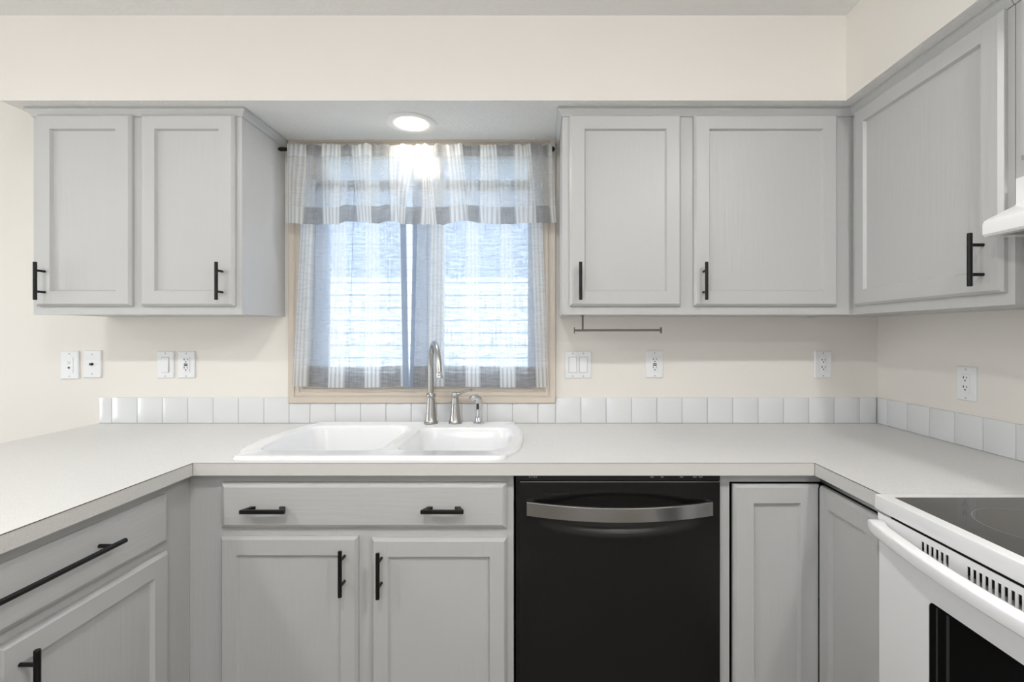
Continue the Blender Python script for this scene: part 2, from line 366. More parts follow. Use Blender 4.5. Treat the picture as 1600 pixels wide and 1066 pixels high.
def drawer_front(parent, x0, x1, z0, z1, yb, t=0.019):
    bm = bmesh.new(); yf = yb-t
    loft(bm, [rect_loop(x0, x1, z0, z1, yb), rect_loop(x0, x1, z0, z1, yf+0.010), rect_loop(x0+0.008, x1-0.008, z0+0.008, z1-0.008, yf+0.003), rect_loop(x0+0.0135, x1-0.0135, z0+0.0135, z1-0.0135, yf)], True, True)
    return finish(bm, 'drawer', PAINTH, parent, ang=12)
def crown(parent, x0, x1, yf, l=1, r=1, lend=0, rend=0):
    """small stepped moulding under the soffit; l/r say whether it returns round that side"""
    L = []
    for z, o in ((2.104, 0.000), (2.104, 0.004), (2.108, 0.0055), (2.116, 0.010), (2.123, 0.0165), (2.126, 0.018), (SZ-0.001, 0.019), (SZ-0.001, 0.0)):
        L.append([(x0-o*l, yf-o, z), (x1+o*r, yf-o, z), (x1+o*r, 0-0.001, z), (x0-o*l, 0-0.001, z)])
    bm = bmesh.new(); loft(bm, L, True, True); return finish(bm, 'crown_molding', PAINT, parent, ang=15)

UF = -0.305       # face of the wall cabinets
def frame_cells(bm, x0, x1, z0, z1, opens, y0, y1):
    xs = [x0]; 
    for a, b in opens[0]: xs += [a+0.012, b-0.012]
    zs = [z0]
    for a, b in opens[1]: zs += [a+0.012, b-0.012]
    xs.append(x1); zs.append(z1)
    cells(bm, xs, zs, {(i, j) for i in range(1, len(xs)-1, 2) for j in range(1, len(zs)-1, 2)}, y0, y1, 'y')
def wall_cabinet(name, label, loc, rz, x0, x1, z0, doors, l=1, r=1):
    t = thing(name, label, 'cabinet', loc, rz)
    bm = bmesh.new(); cells(bm, [x0, x0+0.016, x1-0.016, x1], [z0, z0+0.02, 2.105, 2.133], set(), -0.001, UF+0.019, 'y'); 
    o = finish(bm, 'carcass', PAINT, t)
    bm = bmesh.new(); frame_cells(bm, x0, x1, z0-0.003, 2.133, ([(d[0], d[1]) for d in doors], [(doors[0][2], doors[0][3])]), UF, UF+0.0185); finish(bm, 'face_frame', PAINT, t)
    for d in doors: door(t, d[0], d[1], d[2], d[3], UF, handle=d[4] if len(d) > 4 else None)
    crown(t, x0, x1, UF, l, r)
    return t
HZ = 1.491
wall_cabinet('wall_cabinet', 'light grey two-door wall cabinet hung left of the curtained window', (0, 0, 0), 0, -1.872, -1.100, 1.375,
             [(-1.848, -1.499, 1.403, 2.107, (-1.811, HZ)), (-1.464, -1.121, 1.403, 2.107, (-1.160, HZ))])
wall_cabinet('wall_cabinet', 'light grey two-door wall cabinet between the window and the corner', (0, 0, 0), 0, 0.088, 1.1615, 1.375,
             [(0.113, 0.523, 1.403, 2.107, (0.150, HZ)), (0.571, 1.098, 1.403, 2.107, (0.603, HZ))], 1, 0)
RW = (XR, 0, 0)
wall_cabinet('wall_cabinet', 'light grey single-door wall cabinet on the side wall beside the range hood', RW, -PI/2, 0.001, 0.918, 1.375,
             [(0.336, 0.900, 1.403, 2.107, (0.854, HZ))], 0, 0)
wall_cabinet('wall_cabinet', 'short light grey wall cabinet above the white range hood', RW, -PI/2, 0.920, 1.700, 1.677,
             [(0.944, 1.300, 1.715, 2.107), (1.325, 1.675, 1.715, 2.107)], 0, 0)

# base cabinets
BF = -0.610
def toe(bm, x0, x1): box(bm, x0, x1, BF+0.075, BF+0.09, 0.0, 0.10)
t = thing('base_cabinet', 'grey base cabinet under the sink with wide false drawer and two doors', 'cabinet', (0, 0, 0))
bm = bmesh.new(); cells(bm, [-0.994, -0.977, -0.095, -0.078], [-0.003-0.588, -0.02, -0.003], {(1, 0)}, 0.10, 0.875, 'z'); box(bm, -0.977, -0.095, -0.591, -0.02, 0.10, 0.118); toe(bm, -0.994, -0.078); finish(bm, 'carcass', PAINT, t)
bm = bmesh.new(); cells(bm, [-0.994, -0.955, -0.555, -0.505, -0.115, -0.078], [0.10, 0.14, 0.665, 0.72, 0.835, 0.875], {(1, 1), (3, 1), (1, 3), (2, 3), (3, 3)}, BF, BF+0.019, 'y'); finish(bm, 'face_frame', PAINT, t)
d = drawer_front(t, -0.969, -0.098, 0.707, 0.847, BF); square_pull(d, -0.823, BF-0.019, 0.7705, 0.134); square_pull(d, -0.288, BF-0.019, 0.7705, 0.128)
LH = 0.5875
door(t, -0.970, -0.552, 0.130, 0.682, BF, handle=(-0.590, LH), st=0.051)
door(t, -0.510, -0.098, 0.130, 0.677, BF, handle=(-0.478, LH-0.006), st=0.051)

t = thing('base_cabinet', 'grey peninsula base cabinet with a long black bar pull on its drawer', 'cabinet', (-1.686, 0, 0), PI/2)
PX = -1.076+1.686      # local depth of the face: 0.61
bm = bmesh.new(); box(bm, -1.66, -0.001, -0.59, 0.0, 0.10, 0.875); box(bm, -1.66, -0.56, -0.535, 0.0, 0.0, 0.10); finish(bm, 'carcass', PAINT, t)
bm = bmesh.new(); cells(bm, [-1.66, -1.60, -1.17, -1.135, -0.725, -0.592], [0.10, 0.14, 0.665, 0.72, 0.835, 0.875], {(1, 1), (3, 1), (1, 3), (2, 3), (3, 3)}, -0.61, -0.591, 'y'); finish(bm, 'face_frame', PAINT, t)
bm = bmesh.new(); box(bm, -0.607, -0.590, -0.6915, -0.6105, 0.10, 0.875); finish(bm, 'corner_filler', PAINT, t)
d = drawer_front(t, -1.587, -0.713, 0.7045, 0.843, BF); bar_pull(d, -1.150, BF-0.019, 0.790, 0.498, 0.43, 0.006, True)
door(t, -1.150, -0.713, 0.130, 0.681, BF, handle=(-1.113, 0.588), st=0.053)
door(t, -1.587, -1.154, 0.130, 0.681, BF, handle=(-1.191, 0.588), st=0.053)

# corner cabinet with two doors meeting in the inner corner
t = thing('corner_cabinet', 'grey corner base cabinet with two doors meeting at an inner angle', 'cabinet', (0, 0, 0))
XF = 0.866
bm = bmesh.new(); cells(bm, [0.557, 0.573, 1.465], [-0.591, -0.02, -0.002], {(1, 0)}, 0.10, 0.875, 'z'); box(bm, XF+0.03, 1.465, -0.930, -0.915, 0.10, 0.875); finish(bm, 'carcass', PAINT, t)
bm = bmesh.new(); box(bm, 0.574, 1.46, -0.50, -0.49, 0.11, 0.87); box(bm, 0.96, 0.97, -0.91, -0.51, 0.11, 0.87); finish(bm, 'gap_shade_panel', GAPSHADE, t)  # dark upright sheets that paint the shade behind the door gaps
bm = bmesh.new()
cells(bm, [0.557, 0.5855, XF], [0.10, 0.125, 0.8455, 0.875], {(1, 1)}, BF, BF+0.019, 'y')
cells(bm, [-0.930, -0.905, BF+0.019], [0.10, 0.125, 0.8455, 0.875], {(1, 1)}, XF, XF+0.019, 'x'); finish(bm, 'face_frame', PAINT, t)
PI2 = PAINT
door(t, 0.5925, XF-0.011, 0.130, 0.8410, BF-0.001, st=0.060, rail=0.055, step=0.0125)
e = bpy.data.objects.new('side_door', None)
bm = bmesh.new(); door_mesh(bm, 0.6315, 0.898, 0.130, 0.8410, -(XR-XF)-0.001, 0.019, 0.050, 0.055, step=0.0125); dm = finish(bm, 'door', PAINT, t, ang=12)
dm.rotation_euler = (0, 0, -PI/2); dm.location = (XR, 0, 0)
bm = bmesh.new(); box(bm, 0.6335+0.053, 0.896-0.053, -(XR-XF)-0.0075, -(XR-XF)-0.003, 0.188, 0.7805); finish(bm, 'door_panel', PAINT, dm)
bpy.data.objects.remove(e)

# ------------------------------------------------------------------ countertop
CT0, CT1 = 0.876, 0.914
PENX0, PENX1, CFY, RCX, RCY = -1.900, -1.036, -0.650, 0.8255, -0.930
SKX0, SKX1, SKY0, SKY1 = -0.930, -0.110, -0.580, -0.090
xs = [PENX0, PENX1, SKX0, SKX1, RCX, XR-0.0005]; ys = [-1.78, RCY, CFY, SKY0, SKY1, -0.0005]
holes = {(1, 0), (2, 0), (3, 0), (4, 0), (1, 1), (2, 1), (3, 1), (2, 3)}
bm = bmesh.new(); cells(bm, xs, ys, holes, CT0, CT1, 'z'); ct = finish(bm, 'countertop', LAM, smooth=False)
ct.data.materials.append(LAME)
for p in ct.data.polygons:
    if abs(p.normal.z) < 0.5: p.material_index = 1
tag(ct, 'pale speckled laminate countertop wrapping peninsula, sink wall and range side', 'countertop')
bm = bmesh.new(); s = 0.0007
box(bm, PENX1, PENX1+s, -1.78, CFY, CT1-0.0018, CT1-0.0002); box(bm, PENX1, RCX, CFY-s, CFY, CT1-0.0012, CT1-0.0002)
box(bm, RCX-s, RCX, RCY, CFY, CT1-0.0018, CT1-0.0002); box(bm, PENX1-0.0002, PENX1+0.0010, CFY-0.0008, CFY, CT0, CT1-0.0002); box(bm, RCX-0.001, RCX+0.0002, CFY-0.0008, CFY, CT0, CT1-0.0002)
finish(bm, 'edge_seam', SEAM, ct)

# ------------------------------------------------------------------ tile backsplash
TZ = 1.0255
def tile(bm, x0, x1, z0, z1, yb=0.0, t=0.0085, g=0.0011):
    x0 += g; x1 -= g; z0 += g; z1 -= g*0.3; b = 0.0022
    loft(bm, [rect_loop(x0, x1, z0, z1, yb), rect_loop(x0, x1, z0, z1, yb-t+0.002), rect_loop(x0+b*0.4, x1-b*0.4, z0+b*0.4, z1-b*0.4, yb-t+0.0006), rect_loop(x0+b, x1-b, z0+b, z1-b, yb-t)], False, True)
P = 0.1094
t = thing('tile_backsplash', 'single row of white square tiles along the sink wall', 'backsplash', (0, 0, 0))
bm = bmesh.new(); CL, CR, CB = OX0-0.062, OX1+0.062, OZ0-0.062-0.001
x = CL
while x > -1.900+0.02:
    x0 = max(x-P, -1.900); tile(bm, x0, x, CT1, TZ); x = x0
x = CL; x2 = CL+0.090
while x < CR-0.001:
    x2 = min(x2, CR); tile(bm, x, x2, CT1, CB); x = x2; x2 += P
x = CR
while x < XR-0.005:
    x2 = min(x+P, XR-0.009); tile(bm, x, x2, CT1, TZ)
    if x2 >= XR-0.0095: break
    x = x2
finish(bm, 'tile_row', TILE, t, ang=60)
bm = bmesh.new(); box(bm, -1.898, CL, -0.0058, -0.0005, CT1+0.0003, TZ-0.0008); box(bm, CL, CR, -0.0058, -0.0005, CT1+0.0003, CB-0.0005); box(bm, CR, XR-0.001, -0.0058, -0.0005, CT1+0.0003, TZ-0.0008); finish(bm, 'grout', GROUT, t)
t = thing('tile_backsplash', 'single row of white square tiles along the side wall by the range', 'backsplash', (XR, 0, 0), -PI/2)
bm = bmesh.new(); x = 0.0095; x2 = 0.070
while x < 0.93:
    tile(bm, x, x2, CT1, TZ); x = x2; x2 += P
finish(bm, 'tile_row', TILE, t, ang=60)
bm = bmesh.new(); box(bm, 0.0085, 0.94, -0.0058, -0.0005, CT1+0.0003, TZ-0.0008); finish(bm, 'grout', GROUT, t)

# ------------------------------------------------------------------ sink
def rr(x0, x1, y0, y1, r, n=8, bulge_r=0.0):
    pts = []
    for cx, cy, a0 in ((x1-r, y1-r, 0), (x0+r, y1-r, 90), (x0+r, y0+r, 180), (x1-r, y0+r, 270)):
        for k in range(n+1):
            a = math.radians(a0+90*k/n); pts.append([cx+r*math.cos(a), cy+r*math.sin(a)])
    out = []
    cy = (y0+y1)/2; hy = (y1-y0)/2
    # denser along the straight runs so that sides can bow
    for i, p in enumerate(pts):
        q = pts[(i+1) % len(pts)]; d = math.dist(p, q); m = max(1, int(d/0.03))
        for k in range(m): out.append([p[0]+(q[0]-p[0])*k/m, p[1]+(q[1]-p[1])*k/m])
    for p in out:
        f = max(0.0, 1-((p[1]-cy)/hy)**2)
        if bulge_r > 0 and p[0] > (x0+x1)/2: p[0] += bulge_r*f*min(1, (p[0]-(x0+x1)/2)/((x1-x0)/2)*1.2)
        if bulge_r < 0 and p[0] < (x0+x1)/2: p[0] += bulge_r*f*min(1, ((x0+x1)/2-p[0])/((x1-x0)/2)*1.2)
    return out
def outline(off=0.0):
    """rim outline: straight back and front, sides stepping out in an ogee to a bow"""
    cx = -0.5225; r = []
    prof = [(-0.625, 0.385), (-0.624, 0.400), (-0.618, 0.413), (-0.606, 0.421), (-0.590, 0.423), (-0.574, 0.425), (-0.558, 0.434), (-0.535, 0.446), (-0.500, 0.456), (-0.450, 0.463), (-0.39, 0.466), (-0.33, 0.466),
            (-0.27, 0.463), (-0.21, 0.457), (-0.16, 0.449), (-0.125, 0.441), (-0.098, 0.431), (-0.082, 0.424), (-0.068, 0.424), (-0.050, 0.424), (-0.036, 0.419), (-0.028, 0.408), (-0.024, 0.392)]
    right = [(cx+h-off, min(max(y, -0.625+off), -0.024-off)) for y, h in prof]
    left = [(cx-h+off, min(max(y, -0.625+off), -0.024-off)) for y, h in prof[::-1]]
    top = [(cx+0.392-off+(-0.784+2*off)*k/16, -0.024-off) for k in range(1, 16)]
    bot = [(cx-0.385+off+(0.77-2*off)*k/16, -0.625+off) for k in range(1, 16)]
    return right+top+left+bot
sk = thing('kitchen_sink', 'white enamel double-bowl drop-in sink with scalloped rim under the window', 'sink', (0, 0, 0))
RZ = CT1+0.012
bm = bmesh.new()
o = [[(x, y, z) for x, y in outline(f)] for f, z in ((0.0, CT1+0.0002), (0.0, CT1+0.005), (0.002, CT1+0.0095), (0.006, RZ), (0.014, RZ+0.0008), (0.022, RZ-0.001))]
Lo = loft(bm, o)
bowls = [(-0.915, -0.513, -0.543, -0.112, 0.055, -0.022), (-0.470, -0.125, -0.543, -0.155, 0.050, 0.036)]
inner = []
for (x0, x1, y0, y1, r, b) in bowls:
    L = []
    for ins, z in ((0.0, RZ-0.001), (0.003, RZ-0.0018), (0.006, RZ-0.0045), (0.0085, RZ-0.010), (0.011, RZ-0.02), (0.018, RZ-0.10), (0.026, RZ-0.165), (0.034, RZ-0.182), (0.048, RZ-0.192), (0.07, RZ-0.195)):
        L.append([(p[0], p[1], z) for p in rr(x0+ins, x1-ins, y0+ins, y1-ins, max(0.02, r-ins*0.5), 8, b)])
    n = min(len(l) for l in L)
    if any(len(l) != n for l in L):     # keep equal counts
        def resample(l, n):
            pts = [Vector(p) for p in l]; seg = [(pts[(i+1) % len(pts)]-pts[i]).length for i in range(len(pts))]; T = sum(seg); out = []; i = 0; acc = 0
            for k in range(n):
                tt = T*k/n
                while acc+seg[i] < tt: acc += seg[i]; i += 1
                out.append(tuple(pts[i].lerp(pts[(i+1) % len(pts)], (tt-acc)/seg[i])))
            return out
        L = [resample(l, 110) for l in L]
    inner.append(loft(bm, L, False, True))
bm.edges.ensure_lookup_table()
def ring_edges(vs):
    r = []
    for i in range(len(vs)):
        e = bm.edges.get((vs[i], vs[(i+1) % len(vs)])); r.append(e)
    return r
es = ring_edges(Lo[-1])+ring_edges(inner[0][0])+ring_edges(inner[1][0])
bmesh.ops.triangle_fill(bm, use_beauty=True, edges=es)
finish(bm, 'basin', ENAMEL, sk, ang=40)
for x, y in ((-0.715, -0.33), (-0.30, -0.35)):
    bm = bmesh.new(); lathe(bm, [(0.0, 0.001), (0.030, 0.001), (0.034, 0.003), (0.044, 0.004), (0.045, 0.0)], 28, x, y, RZ-0.195); finish(bm, 'drain', CHROME, sk)

# ------------------------------------------------------------------ faucet set
def at(o, x, y, z): o.location = (x, y, z); return o
f = thing('faucet', 'tall brushed nickel gooseneck faucet behind the sink', 'faucet', (-0.452, -0.072, RZ+0.0005))
bm = bmesh.new(); lathe(bm, [(0.029, 0), (0.0295, 0.004), (0.0265, 0.008), (0.0245, 0.012), (0.022, 0.035), (0.0185, 0.075), (0.0160, 0.100), (0.0155, 0.106), (0.0185, 0.109), (0.0195, 0.116), (0.0185, 0.122), (0.0150, 0.126), (0.0125, 0.128)]); finish(bm, 'base', NICKEL, f)
dx, dy = 0.066, -0.150
pts = [(0, 0, 0.125), (0, 0, 0.20), (0, 0, 0.255), (0.10*dx, 0.10*dy, 0.300), (0.32*dx, 0.32*dy, 0.330), (0.55*dx, 0.55*dy, 0.333), (0.78*dx, 0.78*dy, 0.308), (0.93*dx, 0.93*dy, 0.265), (1.0*dx, 1.0*dy, 0.222)]
sp = smooth_path(pts, 7)
bm = bmesh.new(); tube(bm, sp, [0.0122-0.0010*i/len(sp) for i in range(len(sp))], 20); finish(bm, 'spout', NICKEL, f)
bm = bmesh.new(); lathe(bm, [(0.0115, 0.024), (0.013, 0.022), (0.0125, 0.014), (0.0145, 0.006), (0.0175, 0.0), (0.0165, -0.003), (0.012, -0.003)], 24, dx, dy, 0.202); finish(bm, 'spout_tip', CHROME, f)
v = thing('lever_valve', 'brushed nickel faucet lever on a cone base, right of the gooseneck', 'faucet', (-0.351, -0.068, RZ+0.0005))
bm = bmesh.new(); lathe(bm, [(0.0275, 0), (0.028, 0.004), (0.0255, 0.008), (0.0235, 0.013), (0.020, 0.040), (0.0165, 0.070), (0.0155, 0.078), (0.0162, 0.079), (0.0158, 0.088), (0.0145, 0.098), (0.0135, 0.106)]); finish(bm, 'base', NICKEL, v)
bm = bmesh.new(); lathe(bm, [(0.0130, 0.106), (0.0148, 0.109), (0.0150, 0.118), (0.0125, 0.127), (0.006, 0.131), (0.001, 0.132)], 24)
tube(bm, smooth_path([(0.000, 0, 0.118), (0.018, -0.006, 0.124), (0.040, -0.014, 0.133), (0.072, -0.026, 0.143)], 5), [0.0115-0.0068*min(1, i/9) for i in range(16)], 14); finish(bm, 'lever', NICKEL, v)
s_ = thing('side_sprayer', 'polished chrome side sprayer with bent head at the back of the sink', 'sprayer', (-0.251, -0.070, RZ+0.0005))
bm = bmesh.new(); lathe(bm, [(0.0245, 0), (0.025, 0.003), (0.021, 0.006), (0.0165, 0.008), (0.0150, 0.012), (0.0145, 0.028), (0.012, 0.030)]); finish(bm, 'base', CHROME, s_)
bm = bmesh.new(); tube(bm, smooth_path([(0, 0, 0.028), (0.001, 0, 0.055), (0.001, 0.001, 0.082), (-0.003, 0.0, 0.098), (-0.013, -0.008, 0.108), (-0.024, -0.016, 0.106), (-0.031, -0.021, 0.098)], 6), [0.0125+0.003*math.sin(min(1, i/36)*PI) for i in range(37)], 20); finish(bm, 'spray_head', CHROME, s_)
bm = bmesh.new(); box(bm, -0.008, 0.002, -0.0175, -0.010, 0.060, 0.084, 0.002); finish(bm, 'trigger', DARK, s_)

# ------------------------------------------------------------------ dishwasher
DX0, DX1 = -0.057, 0.5495
dw = thing('dishwasher', 'black stainless dishwasher with a bowed metal bar handle', 'dishwasher', (0, 0, 0))
bm = bmesh.new(); box(bm, -0.072, 0.554, -0.585, -0.03, 0.02, 0.868); box(bm, -0.06, 0.545, -0.560, -0.55, 0.0, 0.10); finish(bm, 'tub', DWBLK, dw)
bm = bmesh.new(); nx, nz = 72, 84; Z0, Z1 = 0.115, 0.852; YD = -0.630; V = []
cxm = (DX0+DX1)/2
for j in range(nz+1):
    row = []
    for i in range(nx+1):
        x = DX0+(DX1-DX0)*i/nx; z = Z1-(Z1-Z0)*(j/nz)**1.0
        q = 1-((x-cxm)/0.285)**2-((z-0.748)/0.066)**2
        qq = min(1, max(0, q)); dd = 0.016*qq*qq*(3-2*qq)
        row.append(bm.verts.new((x, YD+dd, z)))
    V.append(row)
for j in range(nz):
    for i in range(nx): bm.faces.new((V[j][i], V[j][i+1], V[j+1][i+1], V[j+1][i]))
bl = [V[0][i] for i in range(nx+1)]+[V[j][nx] for j in range(1, nz+1)]+[V[nz][i] for i in range(nx-1, -1, -1)]+[V[j][0] for j in range(nz-1, 0, -1)]
bk = [bm.verts.new((v_.co.x, -0.590, v_.co.z)) for v_ in bl]
for i in range(len(bl)):
    j = (i+1) % len(bl); bm.faces.new((bl[i], bl[j], bk[j], bk[i]))
bm.faces.new(bk); finish(bm, 'door', BSS, dw, ang=40)
dwd = dw.children[-1]
bm = bmesh.new(); box(bm, DX0, DX1, YD-0.0006, YD+0.004, Z1-0.0022, Z1+0.0006); finish(bm, 'door_top_edge', HSS, dwd)
bm = bmesh.new(); box(bm, DX0-0.012, DX1+0.003, -0.622, -0.590, 0.853, 0.872); finish(bm, 'control_panel', DWBLK, dw)
cp = dw.children[-1]
for x, wd in ((-0.030, 0.004), (-0.023, 0.003), (-0.017, 0.005), (-0.010, 0.004), (0.340, 0.010), (0.372, 0.008), (0.430, 0.010), (0.470, 0.011), (0.488, 0.011)):
    bm = bmesh.new(); box(bm, x, x+wd, -0.6228, -0.6218, 0.862, 0.8655); finish(bm, 'control_icon', ICON, cp)
bm = bmesh.new()
for k in range(9): box(bm, 0.016+k*0.0093, 0.016+k*0.0093+0.0075, YD-0.0008, YD+0.0005, 0.8125, 0.8165)
finish(bm, 'badge', DWBLK, dwd)
bm = bmesh.new(); HX0, HX1 = -0.0365, 0.523; L = []; n = 40
for k in range(n+1):
    tt = -1+2*k/n; x = (HX0+HX1)/2+(HX1-HX0)/2*tt; yf = -(0.645+0.054*(1-tt*tt)); yb = yf+0.012
    if abs(tt) > 0.93: yb = min(YD+0.003, yf+0.012+(abs(tt)-0.93)/0.07*0.03)
    z0, z1 = 0.752, 0.7945
    L.append([(x, yf, z0+0.002), (x, yf, z1-0.002), (x, yf+0.002, z1), (x, yb, z1), (x, yb, z0), (x, yf+0.002, z0)])
loft(bm, L, True, True); finish(bm, 'handle', HSS, dwd, ang=25)

# ------------------------------------------------------------------ range (local x runs from the corner towards the camera)
rg = thing('electric_range', 'white electric range with black glass cooktop beside the counter', 'range', (XR, 0, 0), -PI/2)
A0, A1 = 0.938, 1.694
bm = bmesh.new(); box(bm, A0, A1, -0.615, -0.03, 0.02, 0.872); finish(bm, 'body', WENAM, rg)
bm = bmesh.new(); box(bm, A0-0.002, A1+0.002, -0.661, -0.03, 0.881, 0.9165, 0.004); finish(bm, 'cooktop', WENAM, rg)
ckt = rg.children[-1]
bm = bmesh.new(); box(bm, A0+0.028, A1-0.028, -0.634, -0.11, 0.916, 0.9172); finish(bm, 'glass_top', GLASSB, ckt)
for x, y, r in ((1.14, -0.47, 0.105), (1.50, -0.47, 0.08), (1.14, -0.23, 0.08), (1.50, -0.23, 0.105)):
    bm = bmesh.new(); L = [[(x+q*math.cos(2*PI*k/48), y+q*math.sin(2*PI*k/48), 0.91735) for k in range(48)] for q in (r, r-0.0010)]; loft(bm, L)
    finish(bm, 'burner_ring', ICON, ckt)
bm = bmesh.new(); loft(bm, [[(x, -0.10, 0.915), (x, -0.085, 1.07), (x, -0.07, 1.085), (x, -0.03, 1.085), (x, -0.03, 0.915)] for x in (A0, A1)], True, True); finish(bm, 'backguard', WENAM, rg)
bg_ = rg.children[-1]
for x in (1.02, 1.09, 1.54, 1.61):
    bm = bmesh.new(); tube(bm, [(x, -0.09, 1.0), (x, -0.10, 1.0), (x, -0.118, 1.0)], [0.02, 0.02, 0.017], 20); finish(bm, 'knob', WENAM, bg_)
# oven door: lower slab with window opening, upper vent strip with slots
bm = bmesh.new(); W0, W1, WZ0, WZ1 = 1.090, 1.542, 0.40, 0.745
loft(bm, [rect_loop(A0, A1, 0.17, 0.826, -0.620), rect_loop(A0, A1, 0.17, 0.826, -0.649), rect_loop(A0+0.006, A1-0.006, 0.176, 0.826, -0.655)], True, False)
def rrz(x0, x1, z0, z1, r, y, n=6):
    return [(cx+r*math.cos(math.radians(a0+90*k/n)), y, cz+r*math.sin(math.radians(a0+90*k/n))) for cx, cz, a0 in ((x1-r, z1-r, 0), (x0+r, z1-r, 90), (x0+r, z0+r, 180), (x1-r, z0+r, 270)) for k in range(n+1)]
bm.edges.ensure_lookup_table()
oe = [e_ for e_ in bm.edges if all(abs(v_.co.y+0.655) < 1e-6 for v_ in e_.verts)]
Lw = loft(bm, [rrz(W0, W1, WZ0, WZ1, 0.014, -0.655), rrz(W0, W1, WZ0, WZ1, 0.014, -0.645)])
es = oe+[bm.edges.get((Lw[0][i], Lw[0][(i+1) % len(Lw[0])])) for i in range(len(Lw[0]))]
bmesh.ops.triangle_fill(bm, use_beauty=True, edges=es)
od = finish(bm, 'oven_door', WENAM, rg, ang=30)
bm = bmesh.new(); loft(bm, [rrz(W0-0.002, W1+0.002, WZ0-0.002, WZ1+0.002, 0.015, -0.6535), rrz(W0-0.002, W1+0.002, WZ0-0.002, WZ1+0.002, 0.015, -0.648)], True, True); finish(bm, 'oven_window', OVENG, od)
for x_, w_ in ((W0+0.018, 0.004), (W0+0.043, 0.007), (W1-0.022, 0.004), (W1-0.050, 0.007)):
    bm = bmesh.new(); box(bm, x_, x_+w_, -0.6539, -0.652, WZ0+0.01, WZ1-0.006); finish(bm, 'inner_glass_bar', OVBAR, od)
bm = bmesh.new(); xs = [A0]; holes = set()
for k in range(40):
    if 6 <= k <= 8 or 31 <= k <= 33: continue
    c = 1.074+0.0122*k; xs += [c-0.0034, c+0.0034]
xs.append(A1)
for i in range(1, len(xs)-1, 2): holes.add((i, 1)); 
for i in list(holes):
    k = (i[0]-1)//2
    if 4 <= k <= 29: holes.add((i[0], 0+0))
holes = {h for h in holes}
zs = [0.826, 0.834, 0.8595, 0.873]
holes = {(i, 1) for (i, j) in holes}
cells(bm, xs, zs, holes, -0.654, -0.6525, 'y'); finish(bm, 'vent_strip', WENAM, od)
bm = bmesh.new(); box(bm, A0+0.01, A1-0.01, -0.630, -0.618, 0.83, 0.872); finish(bm, 'vent_cavity', DARK, od)
bm = bmesh.new(); L = []; n = 40
for k in range(n+1):
    tt = -1+2*k/n; x = (A0+A1)/2+(A1-A0-0.004)/2*tt; yf = -(0.684+0.043*(1-tt*tt)); yb = yf+0.024
    if abs(tt) > 0.86: yb = min(-0.655, yf+0.020+(abs(tt)-0.86)/0.14*0.03)
    z0, z1 = 0.832, 0.861; r = 0.0045
    if abs(tt) > 0.99: z1 -= 0.004; z0 += 0.002; yf += 0.004
    L.append([(x, yf, z0+r), (x, yf, z1-r), (x, yf+r*0.3, z1-r*0.3), (x, yf+r, z1), (x, yb, z1), (x, yb, z0), (x, yf+r, z0), (x, yf+r*0.3, z0+r*0.3)])
loft(bm, L, True, True); finish(bm, 'handle', WENAM, od, ang=50)
bm = bmesh.new(); box(bm, A0, A1, -0.648, -0.615, 0.03, 0.162, 0.004); finish(bm, 'storage_drawer', WENAM, rg)

# ------------------------------------------------------------------ range hood
hd = thing('range_hood', 'white under-cabinet range hood above the range', 'range hood', (XR, 0, 0), -PI/2)
bm = bmesh.new(); H0, H1 = 0.935, 1.692
pr = [(-0.012, 1.533), (-0.395, 1.533), (-0.4005, 1.538), (-0.4005, 1.562), (-0.397, 1.570), (-0.390, 1.575), (-0.322, 1.609), (-0.320, 1.614), (-0.320, 1.6735), (-0.012, 1.6735)]
a = [[(x, y, z) for y, z in pr] for x in (H0, H1)]
LL = loft(bm, [[(x, y, z) for (x, y, z) in a[0]], [(x, y, z) for (x, y, z) in a[1]]], True, True)
for f_ in list(bm.faces):
    if abs(f_.calc_center_median().z-1.533) < 1e-4: bmesh.ops.delete(bm, geom=[f_], context='FACES_ONLY')
cells(bm, [H0, H0+0.018, H1-0.018, H1], [-0.395, -0.375, -0.03, -0.012], {(1, 1)}, 1.533, 1.536, 'z'); finish(bm, 'hood_shell', WENAM, hd, ang=25)
bm = bmesh.new(); box(bm, H0+0.005, H1-0.005, -0.385, -0.02, 1.552, 1.556); finish(bm, 'grease_filter', FILT, hd)

# ------------------------------------------------------------------ window dressing
def cloth(name, m, edge_l, edge_r, z_top, z_bot, y0, waves, u0, u1, nx=320, nz=50, amp=0.006, folds=()):
    """edge_l/edge_r(v) give x of the side edges; v=0 hem, 1 top"""
    bm = bmesh.new(); uvl = bm.loops.layers.uv.new('UVMap'); G = []; UV = {}
    for j in range(nz+1):
        v = j/nz; row = []
        for i in range(nx+1):
            u = i/nx; xl, xr = edge_l(v), edge_r(v); x = xl+(xr-xl)*u
            y = y0+waves(u, v)*amp
            for uc, w_, s_ in folds:
                t_ = (u-uc-0.02*math.sin(2*v+uc*9))/w_; g_ = math.exp(-t_*t_)
                x -= s_*t_*g_*(0.6+0.4*v); y += 0.5*s_*g_
            zb = z_bot(u); zt = z_top(u); z = zb+(zt-zb)*v
            vv = bm.verts.new((x, y, z)); row.append(vv); UV[vv] = (u0(u, v) if callable(u0) else u0+(u1-u0)*u, v)
        G.append(row)
    for j in range(nz):
        for i in range(nx):
            f_ = bm.faces.new((G[j][i], G[j][i+1], G[j+1][i+1], G[j+1][i]))
            for lp in f_.loops: lp[uvl].uv = UV[lp.vert]
    for f_ in bm.faces: f_.smooth = True
    me = bpy.data.meshes.new(name); bm.to_mesh(me); bm.free(); me.materials.append(m)
    o = bpy.data.objects.new(name, me); C.objects.link(o); return o
